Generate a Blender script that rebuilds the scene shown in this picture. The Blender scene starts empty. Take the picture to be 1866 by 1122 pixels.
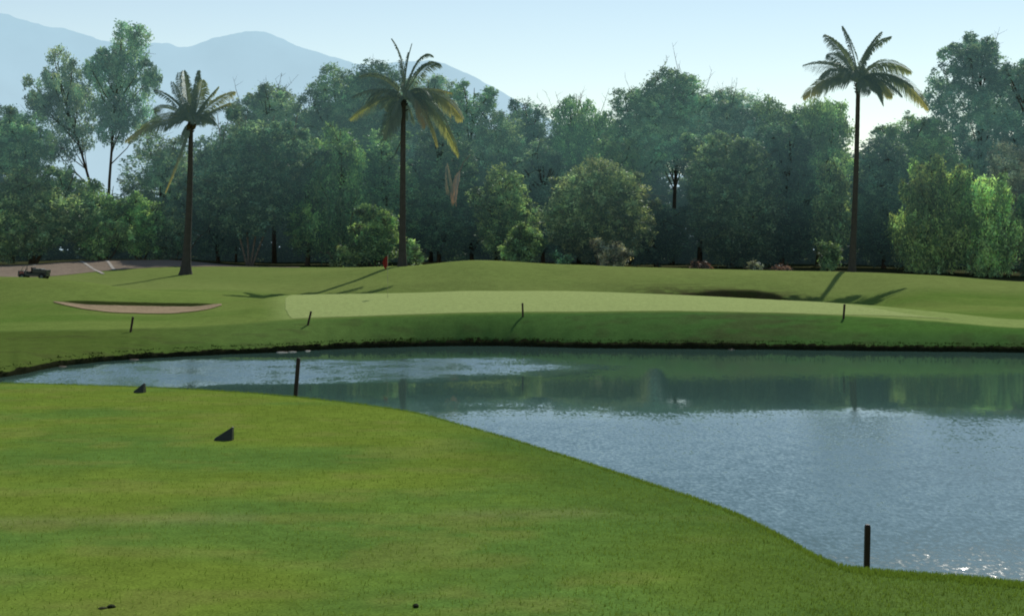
import bpy, math, random
import numpy as np

F = 2880.0; CX = 933.0; HY = 455.0; CAMZ = 4.65     # focal length in photo pixels, principal point, eye height over the pond
SUN_AZ = math.radians(19.5); SUN_EL = math.radians(38)
sc = bpy.context.scene
col = sc.collection
rs = np.random.RandomState(7)

# ------------------------------------------------------------------ helpers
def tag(o, label=None, cat=None, group=None, kind=None):
    if label: o['label'] = label
    if cat: o['category'] = cat
    if group: o['group'] = group
    if kind: o['kind'] = kind
    return o

def empty(name, loc, label=None, cat=None, group=None):
    o = bpy.data.objects.new(name, None); col.objects.link(o)
    o.location = loc; o.empty_display_size = .2
    return tag(o, label, cat, group)

def mesh_np(name, V, Q, mat, parent=None, colors=None, smooth=True, tris=None):
    """V (n,3) world or local verts, Q (m,4) quads, optional tris (k,3)"""
    me = bpy.data.meshes.new(name)
    V = np.asarray(V, dtype=np.float32); Q = np.asarray(Q, dtype=np.int32).reshape(-1, 4)
    nt = 0 if tris is None else len(tris)
    nl = Q.size + nt*3
    me.vertices.add(len(V)); me.vertices.foreach_set('co', V.ravel())
    me.loops.add(nl)
    idx = Q.ravel()
    starts = np.arange(len(Q))*4
    if nt:
        t = np.asarray(tris, dtype=np.int32)
        idx = np.concatenate([idx, t.ravel()])
        starts = np.concatenate([starts, Q.size + np.arange(nt)*3])
    me.loops.foreach_set('vertex_index', idx.astype(np.int32))
    me.polygons.add(len(Q)+nt); me.polygons.foreach_set('loop_start', starts.astype(np.int32))
    me.update(calc_edges=True)
    if smooth: me.polygons.foreach_set('use_smooth', np.ones(len(me.polygons), dtype=bool))
    if colors is not None:
        for k, arr in colors.items():
            arr = np.asarray(arr, dtype=np.float32)
            if arr.ndim == 1:
                a = me.attributes.new(k, 'FLOAT', 'POINT'); a.data.foreach_set('value', arr)
            else:
                a = me.attributes.new(k, 'FLOAT_COLOR', 'POINT')
                if arr.shape[1] == 3: arr = np.concatenate([arr, np.ones((len(arr), 1), np.float32)], 1)
                a.data.foreach_set('color', arr.ravel())
    me.validate()
    if mat: me.materials.append(mat)
    o = bpy.data.objects.new(name, me); col.objects.link(o)
    if parent is not None: o.parent = parent
    return o

def grid_quads(nr, nc):
    i = np.arange(nr-1)[:, None]*nc + np.arange(nc-1)[None, :]
    return np.stack([i, i+1, i+nc+1, i+nc], -1).reshape(-1, 4)

class MB:                                   # small mesh builder
    def __init__(s): s.v = []; s.f = []; s.n = 0
    def add(s, v, f):
        s.v += [tuple(p) for p in v]; s.f += [tuple(i+s.n for i in q) for q in f]; s.n += len(v)
    def box(s, x0, x1, y0, y1, z0, z1):
        s.add([(x0,y0,z0),(x1,y0,z0),(x1,y1,z0),(x0,y1,z0),(x0,y0,z1),(x1,y0,z1),(x1,y1,z1),(x0,y1,z1)],
              [(0,3,2,1),(4,5,6,7),(0,1,5,4),(1,2,6,5),(2,3,7,6),(3,0,4,7)])
    def tube(s, pts, rad, n=7, caps=True):
        pts = [np.array(p, float) for p in pts]
        if not hasattr(rad, '__len__'): rad = [rad]*len(pts)
        vs = []; fs = []
        t0 = pts[1]-pts[0]; t0 /= np.linalg.norm(t0)+1e-9
        a = np.cross(t0, (0, 0, 1.0) if abs(t0[2]) < .9 else (1.0, 0, 0)); a /= np.linalg.norm(a)
        for i, p in enumerate(pts):
            t = pts[min(i+1, len(pts)-1)]-pts[max(i-1, 0)]; t /= np.linalg.norm(t)+1e-9
            a = a - t*np.dot(a, t); a /= np.linalg.norm(a)+1e-9
            b = np.cross(t, a)
            for k in range(n):
                w = 2*math.pi*k/n
                vs.append(p+(a*math.cos(w)+b*math.sin(w))*rad[i])
        for i in range(len(pts)-1):
            for k in range(n):
                k2 = (k+1) % n
                fs.append((i*n+k, i*n+k2, (i+1)*n+k2, (i+1)*n+k))
        if caps:
            fs.append(tuple(reversed(range(n)))); fs.append(tuple((len(pts)-1)*n+k for k in range(n)))
        s.add(vs, fs)
    def build(s, name, mat, parent=None, bevel=0, smooth=False):
        me = bpy.data.meshes.new(name); me.from_pydata(s.v, [], s.f); me.update()
        me.materials.append(mat)
        if smooth: me.polygons.foreach_set('use_smooth', np.ones(len(me.polygons), dtype=bool))
        o = bpy.data.objects.new(name, me); col.objects.link(o)
        if parent is not None: o.parent = parent
        if bevel:
            m = o.modifiers.new('bevel', 'BEVEL'); m.width = bevel; m.segments = 3
        return o

def vnoise(x, y, seed=0):
    x = np.asarray(x, float); y = np.asarray(y, float)
    r = np.random.RandomState(seed).rand(256, 256)
    xi = np.floor(x).astype(int); yi = np.floor(y).astype(int)
    fx = x-xi; fy = y-yi
    fx = fx*fx*(3-2*fx); fy = fy*fy*(3-2*fy)
    g = lambda a, b: r[a & 255, b & 255]
    return (g(xi, yi)*(1-fx)+g(xi+1, yi)*fx)*(1-fy)+(g(xi, yi+1)*(1-fx)+g(xi+1, yi+1)*fx)*fy

def fbm(x, y, seed=0, oct=4, gain=.5):
    s = 0; a = 1; t = 0
    for k in range(oct):
        s = s+a*vnoise(x*2**k+17*k, y*2**k-9*k, seed+k); t += a; a *= gain
    return s/t

def sstep(a, b, x):
    t = np.clip((np.asarray(x, float)-a)/(b-a), 0, 1); return t*t*(3-2*t)

def interp(px, xs, ys):                     # smooth interpolation (catmull-rom hermite)
    px = np.asarray(px, float); xs = np.asarray(xs, float); ys = np.asarray(ys, float)
    h = np.diff(xs); d = np.diff(ys)/h
    m = np.zeros(len(xs)); m[0] = d[0]; m[-1] = d[-1]
    for i in range(1, len(xs)-1):           # monotone (harmonic) slopes
        m[i] = 0 if d[i-1]*d[i] <= 0 else 2*d[i-1]*d[i]/(d[i-1]+d[i])
    q = np.clip(px, xs[0], xs[-1])
    i = np.clip(np.searchsorted(xs, q)-1, 0, len(xs)-2)
    t = (q-xs[i])/h[i]
    return ((2*t**3-3*t**2+1)*ys[i]+(t**3-2*t**2+t)*h[i]*m[i]+(-2*t**3+3*t**2)*ys[i+1]+(t**3-t**2)*h[i]*m[i+1])

def zy(D, y): return CAMZ-(y-HY)/F*D        # height that shows at row y when it stands at depth D
def wx(px, D): return (px-CX)/F*D

# ------------------------------------------------------------------ terrain
WL = np.array([(-1500, 40), (-700, 45), (-250, 52)]+[(p, CAMZ*F/(y-HY)) for p, y in
     [(0, 688), (40, 681), (120, 666), (250, 654), (400, 646), (520, 641), (660, 634), (860, 630), (1100, 634), (1340, 636), (1600, 639), (1866, 642)]]+[(2600, 69), (4000, 66)])
def waterline(px):
    return interp(px, WL[:, 0], WL[:, 1]) + .22*(vnoise(np.asarray(px)/26., 3.1, 5)-.5)

# columns: px, then (depth, height) for bank top, green back, swale or mound, lawn, ridge crest, behind ridge
def Y(D, y): return (D, zy(D, y))
COLS = [
 (-1500, (60, 1.4), (80, 1.9), (96, 2.6), (108, 2.5), (122, 2.7), (140, 3.2)),
 (-500, (70, 1.3), (85, 1.8), (100, 2.8), (112, 2.5), (124, 2.7), (140, 3.2)),
 (0,   Y(74, 602), Y(86, 562), Y(97, 504), (104, 2.1), (118, 2.5), Y(140, 484)),
 (150, Y(74, 600), Y(86, 560), Y(96, 514), (103, 2.05), Y(126, 497), Y(142, 476)),
 (300, Y(76, 597), Y(88, 556), Y(94, 536), Y(102, 526), Y(128, 488), Y(142, 474)),
 (430, Y(77, 590), Y(88, 552), Y(95, 541), Y(104, 524), Y(126, 487), Y(140, 484)),
 (525, Y(78, 582), Y(92, 538), (96, 1.65), Y(106, 519), Y(122, 488), (138, 3.1)),
 (740, Y(79, 574), Y(95, 534), (99, 1.70), Y(104, 515), Y(113.5, 485), (132, 3.2)),
 (870, Y(79.5, 570), Y(96, 530), (100, 1.85), Y(104, 510), Y(113.5, 474), (130, 3.3)),
 (1000, Y(80, 569), Y(96, 530), (100, 1.8), Y(106, 511), Y(116, 480), (130, 3.1)),
 (1200, Y(80, 567), Y(94, 536), (98, 1.3), Y(102.5, 519), Y(114, 488), (130, 2.9)),
 (1400, Y(80, 570), Y(91, 546), (97, 1.0), Y(102.5, 530), Y(112, 493), (128, 2.8)),
 (1550, Y(79, 576), Y(88, 554), (97, 1.1), Y(103, 533), Y(112, 496), (126, 2.7)),
 (1700, Y(77, 585), Y(84, 568), (89, 1.3), Y(97, 539), Y(112, 502), (126, 2.4)),
 (1866, Y(75, 597), Y(81, 584), (86, 1.15), Y(96, 548), Y(111, 514), (126, 2.0)),
 (2600, (72, .9), (78, 1.0), (84, 1.1), (94, 1.5), (108, 2.0), (124, 2.0)),
]
CPX = [c[0] for c in COLS]
KD = [[c[1+k][0] for c in COLS] for k in range(6)]
KZ = [[c[1+k][1] for c in COLS] for k in range(6)]

def far_profile(px, D):
    """px (n,), D (m,) -> z (m,n)"""
    n = len(px)
    dw = waterline(px)
    lip = .12+.10*(vnoise(px/18., 1.7, 9)-.3)
    ks = [(dw-14, np.full(n, -1.5)), (dw-.02, np.full(n, -.25)), (dw+.10, lip), ]
    for k in range(6):
        ks.append((interp(px, CPX, KD[k]), interp(px, CPX, KZ[k])))
    ks.append((np.full(n, 185.), interp(px, CPX, KZ[5])*.6+1.4)); ks.append((np.full(n, 400.), np.full(n, 3.)))
    kd = np.array([k[0] for k in ks]); kz = np.array([k[1] for k in ks])
    out = np.empty((len(D), n))
    for j in range(n):
        out[:, j] = interp(D, kd[:, j], kz[:, j])
    return out

TC = np.array([(-3000, 685), (-400, 690), (0, 692), (250, 699), (400, 706), (540, 717), (660, 730), (740, 741), (850, 768), (1000, 812), (1200, 873), (1330, 917),
               (1430, 965), (1490, 998), (1545, 1018), (1640, 1027), (1760, 1035), (1866, 1046), (2200, 1075), (3200, 1150)])
def tee_edge(px): return 1.6*F/(interp(px, TC[:, 0], TC[:, 1])-HY)

def tee_z(px, D):
    s = D[:, None]-tee_edge(px)[None, :]
    return 3.05-.34*(np.sqrt(s*s+.09)+s)/2*1.0 - 0*s

# left bunker (front and back rows measured on the land) and right bunker behind the green
B1F = np.array([(95, 551), (120, 557), (160, 565), (220, 571), (300, 572.5), (350, 569), (385, 563), (407, 556)])
B1B = np.array([(95, 549.5), (150, 549.5), (220, 551), (300, 552.5), (360, 553), (407, 554)])
def hit_raw(px, y, D0=60, D1=150):
    D = np.arange(D0, D1, .1)
    z = far_profile(np.array([float(px)]), D)[:, 0]
    s = z-(CAMZ-(y-HY)/F*D)
    i = np.argmax(s > 0)
    return D[i]
b1px = np.linspace(95, 407, 40)
b1f = np.array([hit_raw(p, interp(p, B1F[:, 0], B1F[:, 1])) for p in b1px])
b1b = np.array([hit_raw(p, interp(p, B1B[:, 0], B1B[:, 1])) for p in b1px])
b2px = np.array([1190, 1250, 1310, 1370, 1410, 1440, 1470.])
b2f = np.array([96.5, 96, 96, 96, 96, 95, 93.])
b2b = np.array([99.3, 100.2, 101.4, 102.0, 101.4, 99.4, 97.0])
def bowl(px, D):
    """depth of the bunkers (m,n) and lip mask"""
    d = np.zeros((len(D), len(px))); lipm = np.zeros_like(d)
    for (bp, bf, bb, dep, wdt) in ((b1px, b1f, b1b, .20, .22), (b2px, b2f, b2b, 1.1, .8)):
        taper = sstep(bp[0]-4, bp[0]+70, px)*(1-sstep(bp[-1]-60, bp[-1]+4, px))
        f = np.interp(px, bp, bf); b = np.interp(px, bp, bb)
        L = np.maximum(b-f, .4)
        u = (D[:, None]-f[None])/L[None]
        down = sstep(0, .75, u)
        up = 1-sstep(0, 1, (D[:, None]-b[None])/wdt+.5)
        inside = ((px > bp[0]) & (px < bp[-1]))[None]
        d += np.where(inside, dep*down*up*taper[None], 0)
        lipm = np.maximum(lipm, np.where(inside, np.exp(-((D[:, None]-b[None]-.05)/(wdt*.9))**2)*np.clip(taper[None]*2, 0, 1), 0))
    return d, lipm

def terrain(px, D):
    px = np.asarray(px, float); D = np.asarray(D, float)
    zf = far_profile(px, D)
    zt = tee_z(px, D)
    x = wx(px[None], D[:, None])
    b, lm = bowl(px, D)
    und = (fbm(x/7+30, D[:, None]/7+3, 21, 3)-.5)*.12*sstep(waterline(px)[None]+1, waterline(px)[None]+5, D[:, None])*(1-.75*sstep(70, 80, D)[:, None]*(1-sstep(92, 100, D)[:, None]))
    zf = zf-b+und
    zt = zt+(fbm(x/2.2, D[:, None]/2.2, 31, 3)-.5)*.018
    far = D[:, None] > 30
    # the land closes the pond beyond the left edge of the picture
    zl = 2.2-sstep(-60, 40, px)[None]*8+0*D[:, None]
    zl = np.where(D[:, None] < waterline(px)[None]+6, np.minimum(zl, 2.2), -5)
    zl = zl*sstep(-40, -260, px)[None]+(-5)*(1-sstep(-40, -260, px)[None])
    z = np.maximum(np.maximum(zf, zt), -1.5)
    return z, lm

def ground_at(px, D): return float(terrain([px], [D])[0][0, 0])
def hit(px, y, D0=58, D1=150):
    D = np.arange(D0, D1, .05)
    z = terrain([px], D)[0][:, 0]
    s = z-(CAMZ-(y-HY)/F*D)
    i = int(np.argmax(s > 0))
    return D[i]
def gz_xy(x, D): return ground_at(CX+x*F/D, D)

pxs = np.concatenate([np.linspace(-9000, -1600, 25)[:-1], np.linspace(-1600, -120, 75)[:-1], np.arange(-120, 2000, 4.), np.linspace(2000, 3600, 60)[1:], np.linspace(3600, 11000, 25)[1:]])
Ds = np.concatenate([np.geomspace(.3, 6, 40)[:-1], np.arange(6, 24, .1), np.arange(24, 54, .6), np.arange(54, 84, .13), np.arange(84, 126, .17), np.arange(126, 200, 1.), np.geomspace(200, 9000, 45)])
Z, LIP = terrain(pxs, Ds)
far_fade = sstep(200, 700, Ds)[:, None]
Z = Z*(1-far_fade)+3.0*far_fade
P2, D2 = np.meshgrid(pxs, Ds)
X2 = wx(P2, D2)
V = np.stack([X2, D2, Z], -1).reshape(-1, 3)

# colour of the turf, laid out on the land (metres)
def mixc(a, b, t): return a*(1-t[..., None])+b*t[..., None]
c_tee1 = np.array([.168, .240, .036]); c_tee2 = np.array([.118, .212, .042]); c_tee3 = np.array([.205, .235, .055])
c_rough = np.array([.125, .205, .042]); c_rough2 = np.array([.165, .215, .055])
c_fair = np.array([.185, .255, .062]); c_bank = np.array([.066, .150, .040]); c_soil = np.array([.022, .019, .010]); c_brown = np.array([.085, .068, .040])
n1 = fbm(X2/1.6+5, D2/1.1+9, 41, 4); n2 = fbm(X2/.55, D2/.35, 51, 3); n3 = fbm(X2/6, D2/6, 61, 4); n4 = fbm(X2/14+3, D2/5+8, 71, 4)
tee = mixc(np.broadcast_to(c_tee1, X2.shape+(3,)), np.broadcast_to(c_tee2, X2.shape+(3,)), sstep(.30, .70, n1))
tee = mixc(tee, np.broadcast_to(c_tee3, X2.shape+(3,)), sstep(.54, .72, n2)*.5)
dedge = tee_edge(pxs)[None]-D2
edgem = sstep(700, 1000, P2)*(1-sstep(0.2, 4.5, dedge))*.8
tee = mixc(tee, np.broadcast_to(c_tee2*.74, X2.shape+(3,)), edgem)
stripe = np.exp(-((D2-9.6-X2*.10)/.18)**2)*sstep(.35, .6, fbm(X2/.9, D2, 91, 2))*.5
tee = mixc(tee, np.broadcast_to(np.array([.22, .24, .085]), X2.shape+(3,)), stripe)
land = mixc(np.broadcast_to(c_fair, X2.shape+(3,)), np.broadcast_to(c_rough, X2.shape+(3,)), sstep(.3, .7, n4))
land = mixc(land, np.broadcast_to(c_rough2, X2.shape+(3,)), sstep(.45, .7, n3)*.6)
ridge = sstep(97, 103, D2)
land = mixc(land, np.broadcast_to(np.array([.215, .268, .080]), X2.shape+(3,)), ridge*.65)
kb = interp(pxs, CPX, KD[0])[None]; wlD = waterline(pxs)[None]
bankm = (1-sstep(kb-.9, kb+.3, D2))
k5 = interp(pxs, CPX, KD[1])[None]
fringe = sstep(kb-.5, kb+.5, D2)*(1-sstep(k5+.1, k5+1.6, D2))*sstep(470, 535, P2)
land = mixc(land, np.broadcast_to(np.array([.285, .365, .115]), X2.shape+(3,)), fringe*.85)
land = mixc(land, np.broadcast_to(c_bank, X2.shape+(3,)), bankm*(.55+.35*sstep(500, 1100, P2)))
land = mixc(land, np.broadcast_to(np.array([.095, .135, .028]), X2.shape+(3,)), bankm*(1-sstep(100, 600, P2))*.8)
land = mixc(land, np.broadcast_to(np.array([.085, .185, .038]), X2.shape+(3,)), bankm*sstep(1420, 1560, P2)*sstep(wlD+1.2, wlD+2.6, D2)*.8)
bp = np.exp(-((P2-1370)/150)**2)*sstep(.35, .6, fbm(X2/1.4, D2/.9, 81, 4))*bankm
land = mixc(land, np.broadcast_to(c_brown, X2.shape+(3,)), bp*.4)
land = mixc(land, np.broadcast_to(c_brown*.8, X2.shape+(3,)), bankm*sstep(.56, .72, fbm(X2/1.1+4, D2/.6, 83, 3))*.25)
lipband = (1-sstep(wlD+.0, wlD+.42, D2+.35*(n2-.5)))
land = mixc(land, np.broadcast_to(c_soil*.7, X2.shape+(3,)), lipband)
land = mixc(land, np.broadcast_to(c_soil, X2.shape+(3,)), np.clip(LIP, 0, 1)*.85)
b2m = np.exp(-((P2-1320)/170)**4)*np.exp(-((D2-100.5)/2.6)**2)*sstep(.3, .6, n2)
land = mixc(land, np.broadcast_to(c_brown*.8, X2.shape+(3,)), b2m*.7)
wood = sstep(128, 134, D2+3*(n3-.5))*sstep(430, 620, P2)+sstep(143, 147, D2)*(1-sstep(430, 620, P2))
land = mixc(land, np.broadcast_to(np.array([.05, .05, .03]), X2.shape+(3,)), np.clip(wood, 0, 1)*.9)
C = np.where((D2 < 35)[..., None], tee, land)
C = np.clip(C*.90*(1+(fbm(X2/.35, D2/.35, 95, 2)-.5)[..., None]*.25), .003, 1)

# ------------------------------------------------------------------ materials
def newmat(name):
    m = bpy.data.materials.new(name); m.use_nodes = True
    nt = m.node_tree; nt.nodes.clear()
    out = nt.nodes.new('ShaderNodeOutputMaterial')
    return m, nt, out
def N(nt, t, **kw):
    n = nt.nodes.new(t)
    for k, v in kw.items():
        if k in n.inputs.keys(): n.inputs[k].default_value = v
        else: setattr(n, k, v)
    return n
def mathn(nt, op, a, b=None, c=None):
    n = nt.nodes.new('ShaderNodeMath'); n.operation = op
    for i, v in enumerate((a, b, c)):
        if v is None: continue
        if isinstance(v, (int, float)): n.inputs[i].default_value = v
        else: nt.links.new(v, n.inputs[i])
    return n.outputs[0]

def turf_mat(name, attr='col', flat=None, fine=60., bump=.35, rough=.85):
    m, nt, out = newmat(name); L = nt.links.new
    p = N(nt, 'ShaderNodeBsdfPrincipled', Roughness=rough); p.inputs['Specular IOR Level'].default_value = .0
    geo = N(nt, 'ShaderNodeNewGeometry')
    if flat is None:
        a = N(nt, 'ShaderNodeAttribute', attribute_name=attr); c = a.outputs['Color']
    else:
        rgb = N(nt, 'ShaderNodeRGB'); rgb.outputs[0].default_value = (*flat, 1); c = rgb.outputs[0]
    n = N(nt, 'ShaderNodeTexNoise', Scale=fine, Detail=3., Roughness=.6); L(geo.outputs['Position'], n.inputs['Vector'])
    n2 = N(nt, 'ShaderNodeTexNoise', Scale=fine/7, Detail=3., Roughness=.6); L(geo.outputs['Position'], n2.inputs['Vector'])
    s = mathn(nt, 'MULTIPLY_ADD', n.outputs['Fac'], 1.5, .25)
    s2 = mathn(nt, 'MULTIPLY_ADD', n2.outputs['Fac'], .7, .65)
    ss = mathn(nt, 'MULTIPLY', s, s2)
    mx = N(nt, 'ShaderNodeVectorMath', operation='SCALE'); L(c, mx.inputs[0]); L(ss, mx.inputs['Scale'])
    L(mx.outputs[0], p.inputs['Base Color'])
    b = N(nt, 'ShaderNodeBump', Strength=bump, Distance=.02); L(n.outputs['Fac'], b.inputs['Height']); L(b.outputs[0], p.inputs['Normal'])
    L(p.outputs[0], out.inputs[0])
    return m

M_turf = turf_mat('mown_turf')
M_green = turf_mat('putting_turf', flat=(.31, .375, .135), fine=30., bump=.1)
M_sand = turf_mat('bunker_sand', flat=(.32, .245, .155), fine=9., bump=.3)
M_path = turf_mat('gravel_lot', flat=(.235, .19, .145), fine=6., bump=.2)
M_line = turf_mat('worn_paint', flat=(.42, .39, .34), fine=5., bump=.1)
M_soil = turf_mat('wet_soil', flat=(.018, .020, .010), fine=9., bump=.6)

def simple_mat(name, base, rough=.6, spec=.3, scale=12., var=.35, bump=.2, metal=0):
    m, nt, out = newmat(name); L = nt.links.new
    p = N(nt, 'ShaderNodeBsdfPrincipled', Roughness=rough, Metallic=metal); p.inputs['Specular IOR Level'].default_value = spec
    tc = N(nt, 'ShaderNodeNewGeometry')
    n = N(nt, 'ShaderNodeTexNoise', Scale=scale, Detail=4.); L(tc.outputs['Position'], n.inputs['Vector'])
    r = N(nt, 'ShaderNodeMix', data_type='RGBA')
    r.inputs[6].default_value = (*[c*(1-var) for c in base], 1); r.inputs[7].default_value = (*[min(1, c*(1+var)) for c in base], 1)
    L(n.outputs['Fac'], r.inputs[0]); L(r.outputs[2], p.inputs['Base Color'])
    b = N(nt, 'ShaderNodeBump', Strength=bump, Distance=.02); L(n.outputs['Fac'], b.inputs['Height']); L(b.outputs[0], p.inputs['Normal'])
    L(p.outputs[0], out.inputs[0])
    return m

M_bark = simple_mat('bark', (.10, .082, .062), .9, .1, 3., .5, .6)
M_palebark = simple_mat('pale_bark', (.22, .20, .17), .9, .1, 3., .4, .5)
M_palmbark = simple_mat('palm_bark', (.060, .058, .052), .9, .1, 4., .4, .5)
M_stake = simple_mat('stake_paint', (.020, .012, .010), .6, .3, 20., .4)
M_stake_red = simple_mat('stake_paint_red', (.035, .016, .012), .6, .3, 20., .4)
M_marker = simple_mat('marker_plastic', (.012, .020, .010), .45, .4, 25., .4)
M_cloth = simple_mat('flag_cloth', (.20, .022, .018), .8, .2, 20., .2)
M_pole = simple_mat('pole_paint', (.35, .33, .22), .5, .3, 20., .2)
M_rock = simple_mat('pale_rock', (.42, .39, .33), .8, .2, 6., .3, .6)
M_brownrock = simple_mat('brown_rock', (.13, .10, .075), .8, .2, 6., .3, .6)
M_clod = simple_mat('dark_turf_clod', (.016, .022, .006), .9, .1, 80., .5, .5)
M_cart = simple_mat('cart_paint', (.012, .022, .022), .35, .5, 4., .2)
M_black = simple_mat('black_rubber', (.012, .012, .013), .7, .3, 8., .3)
M_cartpale = simple_mat('pale_plastic', (.10, .13, .13), .5, .4, 5., .2)
M_red = simple_mat('red_plastic', (.32, .09, .08), .5, .4, 5., .2)
M_nut = simple_mat('coconut_husk', (.06, .05, .02), .7, .2, 8., .3)

def leaf_mat(name, base, trans=.42, hue=None, gloss=.06):
    m, nt, out = newmat(name); L = nt.links.new
    a = N(nt, 'ShaderNodeAttribute', attribute_name='tint')
    mul = N(nt, 'ShaderNodeMix', data_type='RGBA', blend_type='MULTIPLY'); mul.inputs[0].default_value = 1
    mul.inputs[6].default_value = (*base, 1); L(a.outputs['Color'], mul.inputs[7])
    d = N(nt, 'ShaderNodeBsdfDiffuse'); t = N(nt, 'ShaderNodeBsdfTranslucent'); g = N(nt, 'ShaderNodeBsdfGlossy', Roughness=.45)
    L(mul.outputs[2], d.inputs[0])
    tm = N(nt, 'ShaderNodeMix', data_type='RGBA', blend_type='MULTIPLY'); tm.inputs[0].default_value = 1
    tm.inputs[7].default_value = (1.18, 1.22, .68, 1) if hue is None else (*hue, 1); L(mul.outputs[2], tm.inputs[6]); L(tm.outputs[2], t.inputs[0])
    g.inputs[0].default_value = (.5, .55, .55, 1)
    m1 = N(nt, 'ShaderNodeMixShader'); m1.inputs[0].default_value = trans; L(d.outputs[0], m1.inputs[1]); L(t.outputs[0], m1.inputs[2])
    m2 = N(nt, 'ShaderNodeMixShader'); m2.inputs[0].default_value = gloss; L(m1.outputs[0], m2.inputs[1]); L(g.outputs[0], m2.inputs[2])
    e = N(nt, 'ShaderNodeEmission'); e.inputs[0].default_value = (.40, .74, .80, 1)   # air light painted on as a leaf glow, scaled by tint alpha
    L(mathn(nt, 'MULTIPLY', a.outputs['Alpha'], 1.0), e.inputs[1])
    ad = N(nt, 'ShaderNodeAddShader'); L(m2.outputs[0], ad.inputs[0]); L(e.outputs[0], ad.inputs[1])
    L(ad.outputs[0], out.inputs[0])
    return m
def haze_at(P):  # strength of the painted haze glow, growing with depth and height
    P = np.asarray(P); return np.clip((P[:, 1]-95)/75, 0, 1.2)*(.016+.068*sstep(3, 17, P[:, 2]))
LM = dict(
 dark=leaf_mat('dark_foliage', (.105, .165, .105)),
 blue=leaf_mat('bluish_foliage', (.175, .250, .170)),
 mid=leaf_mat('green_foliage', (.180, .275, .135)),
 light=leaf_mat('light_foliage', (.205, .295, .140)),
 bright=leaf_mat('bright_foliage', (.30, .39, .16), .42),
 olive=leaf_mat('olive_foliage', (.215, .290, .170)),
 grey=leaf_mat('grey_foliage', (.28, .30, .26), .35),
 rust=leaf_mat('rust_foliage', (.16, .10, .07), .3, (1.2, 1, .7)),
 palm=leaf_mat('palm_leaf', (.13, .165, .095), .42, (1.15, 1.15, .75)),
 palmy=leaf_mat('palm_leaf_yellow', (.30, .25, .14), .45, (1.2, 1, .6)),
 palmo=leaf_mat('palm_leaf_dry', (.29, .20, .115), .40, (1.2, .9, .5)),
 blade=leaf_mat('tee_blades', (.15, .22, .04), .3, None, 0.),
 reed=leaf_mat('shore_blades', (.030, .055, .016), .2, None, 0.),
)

def water_mat():
    m, nt, out = newmat('pond_water'); L = nt.links.new
    p = N(nt, 'ShaderNodeBsdfPrincipled', Roughness=.06, IOR=1.5)
    p.inputs['Base Color'].default_value = (.062, .130, .105, 1)
    geo = N(nt, 'ShaderNodeNewGeometry')
    def noise(scale, off, det=3.):
        mp = N(nt, 'ShaderNodeMapping'); mp.inputs['Scale'].default_value = scale; mp.inputs['Location'].default_value = off
        L(geo.outputs['Position'], mp.inputs[0])
        n = N(nt, 'ShaderNodeTexNoise', Scale=1., Detail=det, Roughness=.65); L(mp.outputs[0], n.inputs['Vector'])
        return mathn(nt, 'SUBTRACT', n.outputs['Fac'], .5)
    br = N(nt, 'ShaderNodeAttribute', attribute_name='breeze').outputs['Fac']
    am = N(nt, 'ShaderNodeAttribute', attribute_name='chop').outputs['Fac']
    L(mathn(nt, 'MULTIPLY_ADD', am, .16, .04), p.inputs['Roughness'])
    ny = mathn(nt, 'ADD', noise((11, 5.0, 1), (3, 7, 0)), mathn(nt, 'MULTIPLY', noise((2.6, 1.2, 1), (31, 5, 0)), .45))
    nx = noise((12, 7.5, 1), (13, 47, 0))
    sy = mathn(nt, 'MULTIPLY_ADD', ny, am, br)
    sy = mathn(nt, 'MAXIMUM', sy, -.03)
    sx = mathn(nt, 'MULTIPLY', nx, mathn(nt, 'MULTIPLY', am, .6))
    cb = N(nt, 'ShaderNodeCombineXYZ'); L(sx, cb.inputs[0]); L(mathn(nt, 'MULTIPLY', sy, -1.), cb.inputs[1]); cb.inputs[2].default_value = 1
    nm = N(nt, 'ShaderNodeVectorMath', operation='NORMALIZE'); L(cb.outputs[0], nm.inputs[0])
    L(nm.outputs[0], p.inputs['Normal'])
    L(p.outputs[0], out.inputs[0])
    return m
M_water = water_mat()

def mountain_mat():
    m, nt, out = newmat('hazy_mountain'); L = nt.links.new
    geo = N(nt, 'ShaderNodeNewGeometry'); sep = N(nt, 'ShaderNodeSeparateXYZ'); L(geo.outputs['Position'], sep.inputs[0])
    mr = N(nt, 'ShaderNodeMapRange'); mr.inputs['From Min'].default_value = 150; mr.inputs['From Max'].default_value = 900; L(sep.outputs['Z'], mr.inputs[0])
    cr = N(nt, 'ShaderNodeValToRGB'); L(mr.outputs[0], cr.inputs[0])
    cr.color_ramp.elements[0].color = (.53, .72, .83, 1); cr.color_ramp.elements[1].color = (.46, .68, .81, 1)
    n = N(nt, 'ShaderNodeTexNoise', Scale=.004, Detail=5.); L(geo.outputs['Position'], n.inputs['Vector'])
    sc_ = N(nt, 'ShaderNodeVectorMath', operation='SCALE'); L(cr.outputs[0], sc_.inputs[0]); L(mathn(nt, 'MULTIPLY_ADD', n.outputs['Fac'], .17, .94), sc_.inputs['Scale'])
    e = N(nt, 'ShaderNodeEmission', Strength=1.03); L(sc_.outputs[0], e.inputs[0])  # haze painted as a glow of the slopes, paler towards the foot
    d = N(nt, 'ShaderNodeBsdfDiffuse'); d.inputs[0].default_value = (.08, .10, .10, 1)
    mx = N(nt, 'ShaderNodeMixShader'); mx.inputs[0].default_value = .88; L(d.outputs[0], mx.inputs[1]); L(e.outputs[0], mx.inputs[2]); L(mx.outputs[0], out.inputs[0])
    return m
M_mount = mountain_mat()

# ------------------------------------------------------------------ setting
tag(mesh_np('ground', V, grid_quads(len(Ds), len(pxs)), M_turf, colors={'col': C.reshape(-1, 3)}), kind='structure')

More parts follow.
